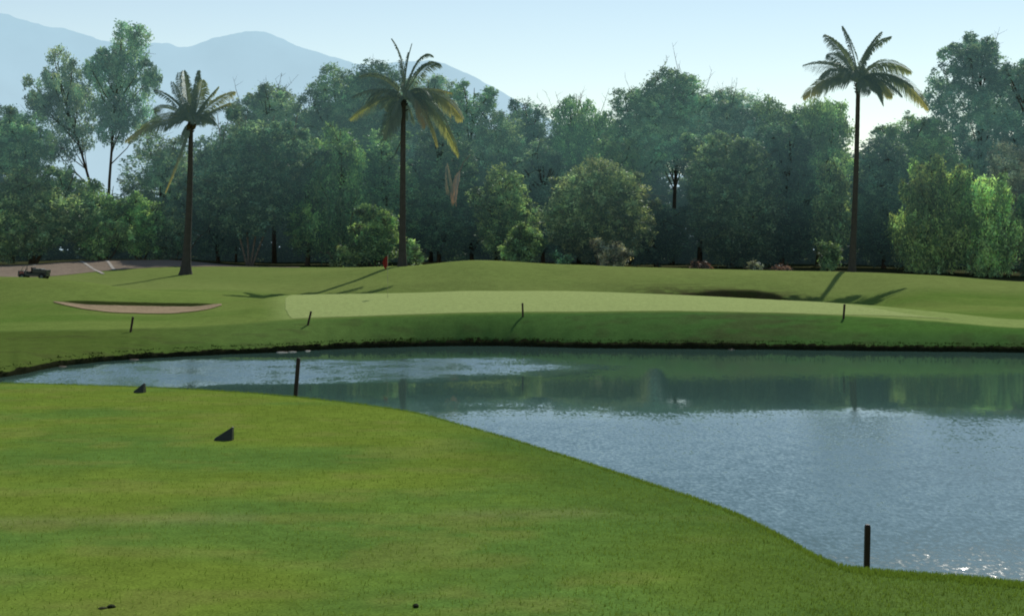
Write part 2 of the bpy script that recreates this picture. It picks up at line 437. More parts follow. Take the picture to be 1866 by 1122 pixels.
def sheet(name, px, Df, Db, nr, mat, lift=.02, kind='structure'):
    px = np.asarray(px, float); VV = []
    for j, p in enumerate(px):
        D = np.linspace(Df[j], Db[j], nr); z = terrain([p], D)[0][:, 0]+lift
        VV.append(np.stack([wx(p, D), D, z], -1))
    VV = np.array(VV)                        # (nc,nr,3)
    Q = grid_quads(len(px), nr)[:, ::-1]
    o = mesh_np(name, VV.reshape(-1, 3), Q, mat)
    return tag(o, kind=kind)

# putting green
gp = np.concatenate([np.linspace(520, 560, 16), np.arange(566, 1740, 6.)])
gD0 = interp(gp, CPX, KD[0])+.1; gD1 = interp(gp, CPX, KD[1])+.35
mid = (gD0+gD1)/2; half = (gD1-gD0)/2
rnd = np.clip(np.sqrt(np.clip(1-(1-np.clip((gp-520)/16, 0, 1))**2, 0, 1)), .45, 1)
rgt = 1-sstep(1480, 1738, gp)*.97
fr = mid-half*rnd+ (1-rgt)*half*.5; bk = fr+(mid+half*rnd-fr)*rgt
tag(sheet('putting_green', gp, fr+.12*(vnoise(gp/30, 2., 3)-.5), bk, 40, M_green, .015), kind='structure')
# bunker sand
bp_ = np.linspace(97, 404, 90)
sheet('bunker_sand', bp_, np.interp(bp_, b1px, b1f)+.02, np.interp(bp_, b1px, b1b)-.08, 24, M_sand, .035)
bq = np.linspace(1196, 1462, 60)
sheet('bunker_sand', bq, np.interp(bq, b2px, b2f)+.6, np.interp(bq, b2px, b2b)-.5, 20, M_sand, .02)
# gravel car park and path
PF = np.array([(-300, 506), (0, 506), (90, 504), (140, 499), (200, 493), (260, 489), (320, 486.5), (400, 486), (545, 488)])
pp = np.arange(-300, 548, 6.)
pf = []
for p in pp:
    y = interp(p, PF[:, 0], PF[:, 1]); D = np.arange(112, 139, .25); z = terrain([p], D)[0][:, 0]
    k = np.argmax(z-(CAMZ-(y-HY)/F*D) > 0) if np.any(z-(CAMZ-(y-HY)/F*D) > 0) else 40
    pf.append(D[k] if D[k] > 113 else 118.)
pf = np.array(pf); pf = np.convolve(np.pad(pf, 4, 'edge'), np.ones(9)/9, 'valid')
pb = np.where(pp < 300, 143.5, 143.5-(pp-300)*.012)
tag(sheet('car_park', pp, pf, np.maximum(pb, pf+1.5), 30, M_path, .02), kind='structure')
for (xa, Da, xb, Db) in ((-39.3, 143, -31.8, 123), (-36.8, 143, -32.2, 128)):
    t = np.linspace(0, 1, 40); xx = xa+(xb-xa)*t; DD = Da+(Db-Da)*t
    vv = []
    for s in (-.13, .13):
        vv.append([(a+s, d, gz_xy(a+s, d)+.045) for a, d in zip(xx, DD)])
    tag(mesh_np('painted_line', np.array(vv).reshape(-1, 3), grid_quads(2, 40), M_line), kind='structure')

# pond water, with its breeze pattern laid out in metres
wD = np.concatenate([np.arange(9, 40, .5), np.arange(40, 78, .25)]); wp = np.arange(-300, 2700, 8.)
WP, WD = np.meshgrid(wp, wD); WXX = wx(WP, WD)
wy = HY+CAMZ*F/WD
nz = fbm(WXX/3.2, WD/1.6, 101, 4); nzc = fbm(WXX/1.1, WD/1.5, 107, 4); nzb = fbm(WXX/9, WD/3, 111, 3)
breeze = sstep(712, 782, wy+26*(nzb-.5)+20*(nz-.5)-18*sstep(1150, 1866, WP)) * .076 + .008*sstep(770, 880, wy)
up = (1-sstep(780, 1200, WP+90*(nz-.5)))*sstep(-40, 60, WP)*sstep(0, 10, wy-(HY+CAMZ*F/waterline(wp)[None]+3+np.clip(WP-380, 0, 300)*.05)+8*(nz-.5))*(1-sstep(690-20*sstep(300, 1100, WP), 712-20*sstep(300, 1100, WP), wy+10*(nz-.5)))
streak = np.exp(-((WP-1192)/16.)**2)*sstep(662, 676, wy)*(1-sstep(735, 760, wy))*.2
breeze = np.maximum(breeze, .105*np.maximum(up*(.55+.6*sstep(.3, .65, nzc)), streak))
breeze = breeze*(.8+.4*nzb)-.008
shore = np.exp(-(np.clip((WD-tee_edge(wp)[None]-14.3), 0, 99)/3.0)**2)*sstep(1350, 1480, WP)
chop = .03+np.clip(breeze/.08, 0, 1)*.32+.14*up+shore*.15
breeze = breeze+.03*shore
wv = np.stack([WXX, WD, 0*WD], -1).reshape(-1, 3)
tag(mesh_np('pond_water', wv, grid_quads(len(wD), len(wp)), M_water, colors={'breeze': breeze.ravel(), 'chop': chop.ravel()}), kind='structure')

# eroded earth lip along the far shore
sp = np.arange(-60, 2100, 3.); dw = waterline(sp); lipz = .12+.10*(vnoise(sp/18., 1.7, 9)-.3)
jit = (vnoise(sp/7., 9.2, 15)-.5)
prof = [(-.10, -.3), (-.07, .02), (-.02, .10), (.02, .16)]
vv = []
for k, (dd, zz) in enumerate(prof):
    vv.append(np.stack([wx(sp, dw+dd), dw+dd+.10*jit, zz+0*sp+.05*(vnoise(sp/4., k*3.3, 16+k)-.5)], -1))
vv.append(np.stack([wx(sp, dw+.16), dw+.16, lipz+.05+.09*(vnoise(sp/5., 4.4, 29)-.4)], -1))
vv.append(np.stack([wx(sp, dw+.5), dw+.5, terrain(sp, [1.])[0][0]*0+np.array([ground_at(p, d+.5) for p, d in zip(sp[::6], dw[::6])]).repeat(6)[:len(sp)]-.02], -1))
tag(mesh_np('shore_bank', np.array(vv).reshape(-1, 3), grid_quads(len(vv), len(sp)), M_soil), kind='structure')

# mountains
MR = np.array([(-2600, 120), (-900, 60), (-300, 35), (0, 22), (45, 34), (80, 47), (130, 52), (195, 76), (250, 79), (290, 75), (340, 87), (370, 73), (420, 61), (470, 55), (500, 62),
               (540, 82), (600, 100), (660, 118), (720, 113), (790, 108), (840, 126), (900, 158), (950, 186), (1010, 220), (1150, 290), (1400, 360), (2000, 420), (3500, 440)])
mp_ = np.arange(-2600, 3500, 5.); ry = np.interp(mp_, MR[:, 0], MR[:, 1])
ry = np.convolve(np.pad(ry, 3, 'edge'), np.ones(7)/7, 'valid')+(fbm(mp_/14., 0*mp_, 121, 4)-.5)*5
rows = []
for t in np.linspace(0, 1, 24):
    D = 5200+1200*t; h = (t**1.3)*((HY-ry)/F*6400)
    h = h*(1-.25*np.sin(math.pi*t)*fbm(mp_/60+7, 0*mp_+t*6, 131, 4))
    rows.append(np.stack([wx(mp_, D+0*mp_), D+0*mp_+(fbm(mp_/50, 0*mp_+t*3, 141, 3)-.5)*600*(1-t), CAMZ+h-4], -1))
for t in (.3, 1.):
    D = 6400+1200*t; rows.append(np.stack([wx(mp_, D+0*mp_)*6400/D, D+0*mp_, (1-t)*.8*(HY-ry)/F*6400], -1))
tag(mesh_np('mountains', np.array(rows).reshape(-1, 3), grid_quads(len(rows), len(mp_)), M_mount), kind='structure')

# ------------------------------------------------------------------ foliage
def leaf_mesh(name, P, mat, parent, L, W, rng, hang=0., tint=None, origin=(0, 0, 0)):
    """one rhombic leaf spray per point"""
    n = len(P)
    flat = np.where(rng.rand(n) < .6, .35, 1.)*(1 if hang < .5 else 2.)
    a = rng.randn(n, 3); a[:, 2] = a[:, 2]*.7*np.minimum(flat, 1)-hang*1.6
    a /= np.linalg.norm(a, axis=1)[:, None]+1e-9
    b = rng.randn(n, 3); b[:, 2] *= flat; b -= a*np.sum(a*b, 1)[:, None]; b /= np.linalg.norm(b, axis=1)[:, None]+1e-9
    l = L*(.6+.8*rng.rand(n))[:, None]; w = W*(.6+.8*rng.rand(n))[:, None]
    P = P-np.array(origin)
    V = np.stack([P-a*l*.5, P+b*w*.5-a*l*.05, P+a*l*.5, P-b*w*.5-a*l*.05], 1).reshape(-1, 3)
    Q = np.arange(n*4).reshape(-1, 4)
    tt = np.ones((n, 3)) if tint is None else tint
    tt = tt*(.8+.4*rng.rand(n))[:, None]
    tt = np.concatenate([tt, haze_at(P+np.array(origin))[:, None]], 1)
    return mesh_np(name, V, Q, mat, parent, colors={'tint': np.repeat(tt, 4, axis=0)}, smooth=False)

def blob_points(c, r, rng, rc=.42, per=26, fill=1.25, weep=0., airy=0.):
    """clumps on the shell of an ellipsoid; returns points and tint"""
    rm = float(np.mean(r)); m = max(6, int(fill*4.2*(rm/rc)**2))
    d = rng.randn(m, 3); d /= np.linalg.norm(d, axis=1)[:, None]
    rad = (.55+.50*rng.rand(m)**.6)
    cc = np.array(c)+d*np.array(r)*rad[:, None]
    if airy: cc = cc[rng.rand(m) > airy]; m = len(cc)
    k = (per*(.5+rng.rand(m))).astype(int)
    ci = np.repeat(np.arange(m), k)
    g = rng.randn(len(ci), 3)*rc*.55*(.6+.7*rng.rand(m))[ci][:, None]
    g[:, 2] *= .75
    P = cc[ci]+g
    if weep: P[:, 2] -= weep*rng.rand(len(ci))**1.5*1.0*(.4+rng.rand(m)[ci])
    t = (.38+1.45*rng.rand(m)**1.5)[ci][:, None]*np.ones(3)
    warm = rng.rand(m)[ci]
    t[:, 0] *= .85+.35*warm
    t[:, 2] *= 1.1-.25*warm
    return P, t

def make_tree(name, px, D, ytop, ybot, wpx, style, mat, label, group=None, seed=0, blobs=None, cat='tree', lean=0, twigs=0, stems=1, base_px=None,
              bark=None, fill=1.2, trunk_r=.22, nb=None, weep=None, airy=0., leafsize=1.0):
    rng = np.random.RandomState(seed*13+5)
    s = D/F
    bx = wx(base_px if base_px else px, D)
    gz = gz_xy(bx, D)
    root = empty(name, (bx, D, gz), label, cat, group)
    if blobs is None:
        blobs = []
        W = wpx; H = ybot-ytop
        W *= 1.12; n = nb or max(8, int(W*H/1700)); n = min(n, 22)
        for i in range(n):
            t = (i+.5)/n                                   # from top to bottom
            v = t**.85
            half = W/2*math.sqrt(max(.06, 1-(abs(v-.58)/.62)**2.2))
            r = (.19+.12*rng.rand())*min(W, H*1.1)*(.8+.35*v)
            u = ((i*.618+rng.rand()*.35) % 1)*2-1
            bxp = px+u*max(0, half-r*.75)+lean*(1-v)
            blobs.append((bxp, ytop+r*.8+v*(H-r*1.7), r, r*(.75+.3*rng.rand())))
    if wpx > 60:                                          # stray sprays that break up the outline
        for i in range(int(5+wpx/14)):
            b_ = blobs[rng.randint(len(blobs))]; w_ = rng.rand()*6.28
            q = (b_[0]+math.cos(w_)*b_[2]*1.05, b_[1]-abs(math.sin(w_))*b_[3]*1.0, 6+8*rng.rand(), 6+7*rng.rand())
            if q[1] > ytop-4: blobs = blobs+[q]
    PP = []; TT = []; cents = []
    wp_ = weep if weep is not None else {'weep': 1.3, 'broad': .25, 'euc': .9}.get(style, .4)
    for (bpx, bpy, rx, ry) in blobs:
        rxm = rx*s; rym = ry*s; rd = (rxm+rym)/2*1.0
        dep = (rng.rand()-.5)*max(1.0, wpx*s*.55)
        Dd = D+dep; c = (wx(bpx, D), Dd, CAMZ+(HY-bpy)/F*D)
        cents.append((c, min(rxm, rym)))
        P, t = blob_points(c, (rxm*.95, rd*.9, rym*.95), rng, rc=.40 if rxm > 1.0 else .28, fill=fill, weep=wp_, airy=airy)
        PP.append(P); TT.append(t*(.62+1.05*rng.rand()))
    P = np.concatenate(PP); T = np.concatenate(TT)
    T = T*(.86+.36*rng.rand())*np.array((.84+.22*rng.rand(), 1., .85+.30*rng.rand()))
    keep = P[:, 2] > gz+.05
    P = P[keep]; T = T[keep]
    hang = {'weep': .9, 'euc': .8}.get(style, .15)
    leaf_mesh('crown', P, mat, root, .30*leafsize, .125*leafsize, rng, hang, T, origin=(bx, D, gz))
    # trunk and limbs
    mb = MB()
    o = np.array((bx, D, gz)); zs = [c[0][2] for c in cents]; zt = max(zs); zb = min(zs)
    cxm = np.mean([c[0][0] for c in cents])
    forkz = max(gz+.5, gz+(zb-gz)*.6)
    for st in range(stems):
        off = 0 if stems == 1 else (st-(stems-1)/2)*.5
        top = np.array((cxm+off*4.5+rng.randn()*.3, D+rng.randn()*.3, zt-.3))
        f = np.array((bx+off*(1.9 if stems > 1 else .6)+(cxm-bx)*.25, D, forkz))
        b0 = np.array((bx+off*.3, D, gz-.15))
        m1 = f*.6+top*.4+rng.randn(3)*.25; m2 = f*.25+top*.75+rng.randn(3)*.3
        mb.tube([b0-o, b0+(f-b0)*.4-o, f-o, m1-o, m2-o, top-o], [trunk_r*1.25, trunk_r, trunk_r*.85, trunk_r*.6, trunk_r*.35, .03], 8)
        for i, (c, r) in enumerate(cents):
            if i % stems != st: continue
            c = np.array(c); tt = np.clip((c[2]-r*.6-f[2])/(top[2]-f[2]+1e-6)-.25, .0, .8)
            a = f+(top-f)*tt
            tr_ = trunk_r
            mid_ = (a+c)/2+np.array((0, 0, -.25*np.linalg.norm(c-a)*.3))+rng.randn(3)*.15
            mb.tube([a-o, mid_-o, c-o], [trunk_r*.38, trunk_r*.26, .03], 5, False)
            for q in range(4):
                e = c+rng.randn(3)*np.array((1, 1, .8))*r*.7
                mb.tube([c-o, (c+e)/2-o+rng.randn(3)*.06, e-o], [.035, .022, .008], 4, False)
    for i in range(twigs):
        c, r = cents[rng.randint(min(len(cents), 4))]; c = np.array(c)+rng.randn(3)*r*.5
        h = r*(1.0+.9*rng.rand()); e = c+np.array((rng.randn()*.35, rng.randn()*.3, 1))*h
        mm = (c+e)/2+rng.randn(3)*.1
        mb.tube([c-o, mm-o, e-o], [.03, .02, .008], 4, False)
        for q in range(3):
            t0 = mm+(e-mm)*rng.rand(); e2 = t0+np.array((rng.randn()*.4, rng.randn()*.3, .3+.4*rng.rand()))
            mb.tube([t0-o, e2-o], [.015, .006], 4, False)
    mb.build('trunk', bark or M_bark, root, smooth=True)
    return root

G_BACK = None
T = make_tree
# ---- left side
T('broadleaf_tree', 22, 156, 190, 330, 150, 'broad', LM['blue'], 'dark tree cut by the left edge of the photo, behind the olive thicket', seed=1)
T('eucalyptus_tree', 130, 162, 85, 300, 150, 'euc', LM['blue'], 'tall thin tree with a leaning trunk, left of the tallest one', seed=2, base_px=192, trunk_r=.17, airy=.12, fill=1.2,
  blobs=[(100, 98, 20, 18), (78, 150, 25, 19), (70, 185, 17, 20), (118, 130, 25, 23), (125, 165, 37, 32), (95, 190, 25, 28), (140, 205, 37, 39), (110, 232, 28, 27), (150, 245, 23, 23), (88, 265, 23, 23), (118, 270, 23, 20)])
T('eucalyptus_tree', 215, 160, 45, 300, 140, 'euc', LM['blue'], 'tallest airy tree with drooping clumps, upright trunk left of the first palm', seed=3, base_px=193, trunk_r=.17, airy=.10, fill=1.2,
  blobs=[(256, 62, 23, 18), (232, 60, 20, 17), (220, 85, 25, 23), (255, 95, 21, 27), (200, 108, 20, 19), (233, 120, 33, 27), (275, 138, 17, 19), (178, 115, 16, 18), (205, 150, 35, 29), (240, 158, 33, 29),
         (190, 190, 33, 32), (228, 205, 37, 32), (205, 235, 30, 25), (255, 215, 25, 27)])
T('olive_tree', 60, 146, 300, 476, 230, 'broad', LM['olive'], 'wide low olive green tree filling the far left above the car park', seed=4, stems=3, trunk_r=.16, weep=.1, fill=1.3)
T('olive_tree', 175, 147, 330, 470, 110, 'broad', LM['mid'], 'green bushy tree between the olive thicket and the first palm', seed=5, stems=2, trunk_r=.12)
T('shrub', 192, 144.8, 392, 474, 110, 'broad', LM['light'], 'bright green shrub at the back edge of the car park, left of the first palm', seed=6, cat='shrub', stems=3, trunk_r=.06, nb=9)
T('shrub', 258, 146, 345, 474, 85, 'broad', LM['light'], 'taller light green shrub just left of the first palm trunk', seed=7, cat='shrub', stems=3, trunk_r=.07, nb=9)
T('broadleaf_tree', 285, 158, 225, 440, 130, 'broad', LM['blue'], 'loose dark tree with gaps showing behind the first palm', seed=8, airy=.3, fill=1.0, trunk_r=.16)
T('shrub', 318, 146, 400, 476, 80, 'broad', LM['olive'], 'low olive shrub behind the first palm trunk', seed=9, cat='shrub', stems=4, trunk_r=.05, nb=7)
# ---- big tree right of first palm
T('spreading_tree', 455, 148, 208, 430, 235, 'broad', LM['dark'], 'broad dark tree with forked pale limbs between the first and second palms', seed=10, stems=4, bark=M_palebark, trunk_r=.10, fill=1.35, airy=.1)
T('broadleaf_tree', 398, 153, 258, 470, 120, 'broad', LM['dark'], 'dark tree directly right of the first palm trunk', seed=11, trunk_r=.18)
T('broadleaf_tree', 500, 166, 146, 330, 145, 'broad', LM['blue'], 'back row tree with bare twigs above the broad dark tree', seed=12, twigs=7, airy=.15)
T('dry_tree', 430, 164, 175, 300, 50, 'euc', LM['grey'], 'nearly bare twiggy tree just right of the first palm crown', seed=13, airy=.65, twigs=13, fill=.7, trunk_r=.1, nb=6)
T('broadleaf_tree', 560, 150, 240, 470, 120, 'broad', LM['mid'], 'olive green tree left of the yellowish green drooping one', seed=14)
T('broadleaf_tree', 622, 147, 225, 470, 115, 'weep', LM['mid'], 'yellowish green drooping tree just left of the second palm', seed=15)
T('broadleaf_tree', 615, 168, 115, 320, 145, 'broad', LM['blue'], 'round topped back row tree left of the second palm crown', seed=16)
T('broadleaf_tree', 690, 170, 108, 320, 145, 'broad', LM['dark'], 'tall dark back row tree behind the second palm crown', seed=17)
T('broadleaf_tree', 785, 169, 128, 330, 155, 'broad', LM['blue'], 'back row tree just right of the second palm crown', seed=18)
T('broadleaf_tree', 848, 165, 142, 330, 95, 'broad', LM['mid'], 'slim back row tree at the foot of the mountain slope', seed=19)
T('broadleaf_tree', 700, 152, 222, 470, 120, 'broad', LM['mid'], 'green tree behind the second palm trunk', seed=20)
T('broadleaf_tree', 800, 155, 225, 475, 150, 'broad', LM['dark'], 'dark tree holding the dry hanging frond', seed=21)
T('shrub', 684, 138, 368, 488, 84, 'broad', LM['light'], 'tall rounded light green shrub left of the second palm trunk', seed=22, cat='shrub', stems=3, trunk_r=.07, nb=10)
T('shrub', 628, 137, 440, 490, 60, 'broad', LM['light'], 'low light green shrub, leftmost by the second palm', seed=23, cat='shrub', stems=3, trunk_r=.05, nb=7)
T('shrub', 752, 137, 434, 486, 44, 'broad', LM['light'], 'small shrub touching the right side of the second palm trunk', seed=24, cat='shrub', stems=2, trunk_r=.05, nb=6)
# ---- centre
T('broadleaf_tree', 905, 164, 190, 350, 125, 'broad', LM['blue'], 'blue green back row tree right of where the mountain ends', seed=25)
T('broadleaf_tree', 965, 168, 168, 350, 115, 'broad', LM['dark'], 'dark pointed back row tree just right of the mountain end', seed=26, leafsize=.9)
T('broadleaf_tree', 1055, 168, 180, 350, 150, 'euc', LM['mid'], 'thin topped back row tree with lacy twigs in the centre', seed=27, twigs=18, airy=.3)
T('broadleaf_tree', 1150, 166, 150, 345, 120, 'broad', LM['mid'], 'back row tree left of the tallest central one', seed=28, airy=.1)
T('broadleaf_tree', 1225, 166, 122, 320, 155, 'broad', LM['blue'], 'tallest back row tree in the centre of the wood', seed=29, twigs=6)
T('broadleaf_tree', 1335, 165, 150, 340, 150, 'broad', LM['blue'], 'back row tree with wispy twigs right of the tallest central one', seed=30, twigs=10)
T('broadleaf_tree', 918, 148, 298, 478, 115, 'broad', LM['mid'], 'mid height green tree behind the small round shrub', seed=31)
T('shrub', 953, 137, 402, 484, 72, 'broad', LM['light'], 'small round topped green shrub in the centre, before the dark wood', seed=32, cat='shrub', stems=2, trunk_r=.06, nb=9)
T('broadleaf_tree', 860, 157, 320, 480, 120, 'broad', LM['dark'], 'dark low tree between the dry frond and the round shrub', seed=33)
T('broadleaf_tree', 990, 160, 250, 480, 110, 'broad', LM['dark'], 'very dark tree left of the rounded brown green tree', seed=34)
T('rounded_tree', 1095, 146, 285, 476, 185, 'broad', LM['olive'], 'large rounded brown green tree right of centre', seed=35, trunk_r=.22, fill=1.3, stems=2, bark=M_palebark)
T('broadleaf_tree', 1120, 158, 240, 430, 120, 'broad', LM['mid'], 'green tree peeping over the rounded brown green tree', seed=36)
T('broadleaf_tree', 1196, 152, 362, 488, 125, 'broad', LM['dark'], 'low dark tree under the small bright gap in the wood', seed=37)
T('shrub', 1020, 136, 458, 486, 46, 'broad', LM['light'], 'tiny light green shrub left of the rounded brown green tree', seed=38, cat='shrub', stems=2, trunk_r=.03, nb=5)
T('shrub', 1128, 137, 448, 490, 70, 'broad', LM['grey'], 'low greyish shrub at the foot of the rounded brown green tree', seed=39, cat='shrub', stems=2, trunk_r=.03, nb=6)
# ---- right
T('broadleaf_tree', 1335, 150, 240, 488, 160, 'broad', LM['dark'], 'large dark tree right of the bright gap in the wood', seed=40, fill=1.4)
T('broadleaf_tree', 1275, 154, 250, 330, 110, 'broad', LM['dark'], 'dark tree crown over the bright gap in the wood', seed=41)
T('broadleaf_tree', 1425, 154, 215, 488, 130, 'broad', LM['dark'], 'dark tree left of the third palm, behind its neighbour', seed=42, fill=1.4)
T('broadleaf_tree', 1415, 163, 170, 400, 130, 'weep', LM['mid'], 'light topped back row tree, second left of the third palm trunk', seed=43)
T('willow_tree', 1490, 160, 168, 420, 125, 'weep', LM['mid'], 'drooping green back row tree touching the third palm trunk', seed=44)
T('willow_tree', 1520, 150, 280, 470, 75, 'weep', LM['mid'], 'narrow drooping green tree left of the third palm trunk', seed=45)
T('shrub', 1508, 136, 434, 496, 44, 'broad', LM['mid'], 'small dull green shrub left of the third palm foot', seed=46, cat='shrub', stems=2, trunk_r=.04, nb=6)
T('broadleaf_tree', 1610, 156, 232, 490, 130, 'broad', LM['dark'], 'dark tree just right of the third palm trunk', seed=47, fill=1.35)
T('broadleaf_tree', 1675, 160, 205, 420, 185, 'broad', LM['mid'], 'wide green tree sloping down towards the third palm', seed=48)
T('tall_tree', 1780, 162, 66, 360, 170, 'broad', LM['blue'], 'tallest tree of the right side with a twiggy peaked top', seed=49, twigs=9, trunk_r=.22, fill=1.5,
  blobs=[(1782, 88, 28, 23), (1760, 112, 39, 27), (1800, 112, 39, 29), (1728, 140, 33, 27), (1780, 148, 54, 39), (1830, 150, 39, 34), (1715, 175, 33, 27), (1752, 190, 52, 36), (1805, 195, 54, 39),
         (1850, 200, 44, 34), (1728, 232, 46, 34), (1782, 240, 57, 39), (1835, 250, 54, 39), (1760, 285, 57, 34), (1815, 300, 57, 39)])
T('broadleaf_tree', 1868, 158, 112, 330, 90, 'broad', LM['blue'], 'tall tree cut by the right edge of the photo', seed=50)
T('broadleaf_tree', 1838, 150, 250, 480, 120, 'broad', LM['grey'], 'greyish tree behind the bright willow at the right edge', seed=51, bark=M_palebark)
T('willow_tree', 1705, 143, 286, 498, 140, 'weep', LM['bright'], 'bright yellow green willow, the left one of the pair at right', seed=52, trunk_r=.16, fill=1.25)
T('willow_tree', 1800, 141, 315, 502, 110, 'weep', LM['bright'], 'bright yellow green willow, the right one of the pair at right', seed=53, trunk_r=.15, fill=1.25)
T('willow_tree', 1880, 145, 340, 506, 80, 'weep', LM['light'], 'green drooping tree cut by the right edge beside the willows', seed=54)
for i, (p, y0, w, lb) in enumerate(((1276, 470, 44, 'reddish low bush under the bright gap in the wood'), (1376, 476, 26, 'small pinkish dry bush left of the third palm, the paler one'), (1428, 482, 34, 'low reddish bush nearest the third palm on its left'))):
    T('dry_bush', p, 132, y0, 500, w, 'broad', LM['rust'] if i != 1 else LM['grey'], lb, seed=60+i, cat='bush', group=None, stems=2, trunk_r=.02, nb=5)
# bulk of the wood behind the rows
def wood_mass():
    rng = np.random.RandomState(99); PP = []; TT = []
    for p in np.arange(-250, 2150, 26.):
        for row in range(2):
            D = 174+row*6+rng.rand()*3
            top = 285+20*math.sin(p/90)+rng.rand()*60
            if 1195 < p < 1285: top = 325+rng.rand()*30
            if 60 < p < 320: top = 385
            for yy in np.arange(top, 500, 34.):
                c = (wx(p+rng.randn()*9, D), D, CAMZ+(HY-yy)/F*D)
                P, t = blob_points(c, (1.7, 1.4, 1.5), rng, rc=.6, per=20, fill=1.0)
                PP.append(P); TT.append(t)
    P = np.concatenate(PP); T_ = np.concatenate(TT); k = P[:, 2] > 2.2
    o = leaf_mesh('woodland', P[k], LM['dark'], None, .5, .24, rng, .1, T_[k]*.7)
    tag(o, 'dark mass of woodland behind the rows of trees', 'woodland', kind='stuff')
wood_mass()

# ------------------------------------------------------------------ palms
def frond(root, o, pts, name='frond', mat=None, Lf=.75, n=84, rng=None, droop=.55, tipc=None, width=.088, bare=.10, tear=.04):
    roll = rng.uniform(-1.15, 1.15)
    """feather leaf along a bezier p0,p1,p2 (world); leaflets in two rows that hang"""
    p0, p1, p2 = [np.array(p, float) for p in pts]
    def B(t): return (1-t)**2*p0+2*t*(1-t)*p1+t*t*p2
    def dB(t):
        v = 2*(1-t)*(p1-p0)+2*t*(p2-p1); return v/(np.linalg.norm(v)+1e-9)
    V = []; Q = []; C_ = []
    # rachis
    mb = MB(); ts = np.linspace(0, 1, 12)
    mb.tube([B(t)-o for t in ts], [.055*(1-t)+.012 for t in ts], 5)
    V = [list(v) for v in mb.v]; F_ = [f for f in mb.f]
    C_ = [[1.4, 1.25, .8]]*len(V)
    side0 = None
    for sgn in (-1, 1):
        for i in range(n):
            t = bare+(1-bare)*(i+rng.rand()*.6)/n
            if tear and rng.rand() < tear: continue
            tg = dB(t); up = np.array((0, 0, 1.))
            sd = np.cross(tg, up)
            if np.linalg.norm(sd) < .25: sd = np.array((1., 0, 0)) if side0 is None else side0
            sd /= np.linalg.norm(sd); side0 = sd
            rl = roll*(1-.4*t); cr_ = np.cross(tg, sd); sd = sd*math.cos(rl)+cr_*math.sin(rl)
            nrm = np.cross(sd, tg)
            ln = Lf*(math.sin(math.pi*min(1, (t*.86+.12)))**.6)*(.85+.3*rng.rand())
            d = sd*sgn*(.8)+tg*(.62+.35*t)+nrm*.15; d /= np.linalg.norm(d)
            a = B(t); dr = droop*(.7+.6*rng.rand())
            m_ = a+d*ln*.5+np.array((0, 0, -dr*ln*.18)); e = a+d*ln*.86+np.array((0, 0, -dr*ln*.85))
            wv = np.cross(d, up); wv = wv/(np.linalg.norm(wv)+1e-9)*.6+tg*.5; wv = wv/(np.linalg.norm(wv)+1e-9)*width*.5
            b = len(V)
            for q in (a-wv*.5, a+wv*.5, m_+wv, m_-wv, e+wv*.25, e-wv*.25): V.append(list(q-o))
            F_ += [(b, b+1, b+2, b+3), (b+3, b+2, b+4, b+5)]
            cc = np.array((1., 1., 1.))*(.8+.4*rng.rand())
            if tipc is not None:
                k = np.clip((t-tipc[0])/(1.001-tipc[0]), 0, 1); cc = cc*(1-k)+np.array(tipc[1])*k
            C_ += [list(cc)]*6
    me = bpy.data.meshes.new(name); me.from_pydata(V, [], F_); me.update()
    a = me.attributes.new('tint', 'FLOAT_COLOR', 'POINT')
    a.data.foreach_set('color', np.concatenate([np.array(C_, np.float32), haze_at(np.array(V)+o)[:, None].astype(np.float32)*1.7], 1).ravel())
    me.materials.append(mat or LM['palm'])
    ob = bpy.data.objects.new(name, me); col.objects.link(ob); ob.parent = root
    return ob

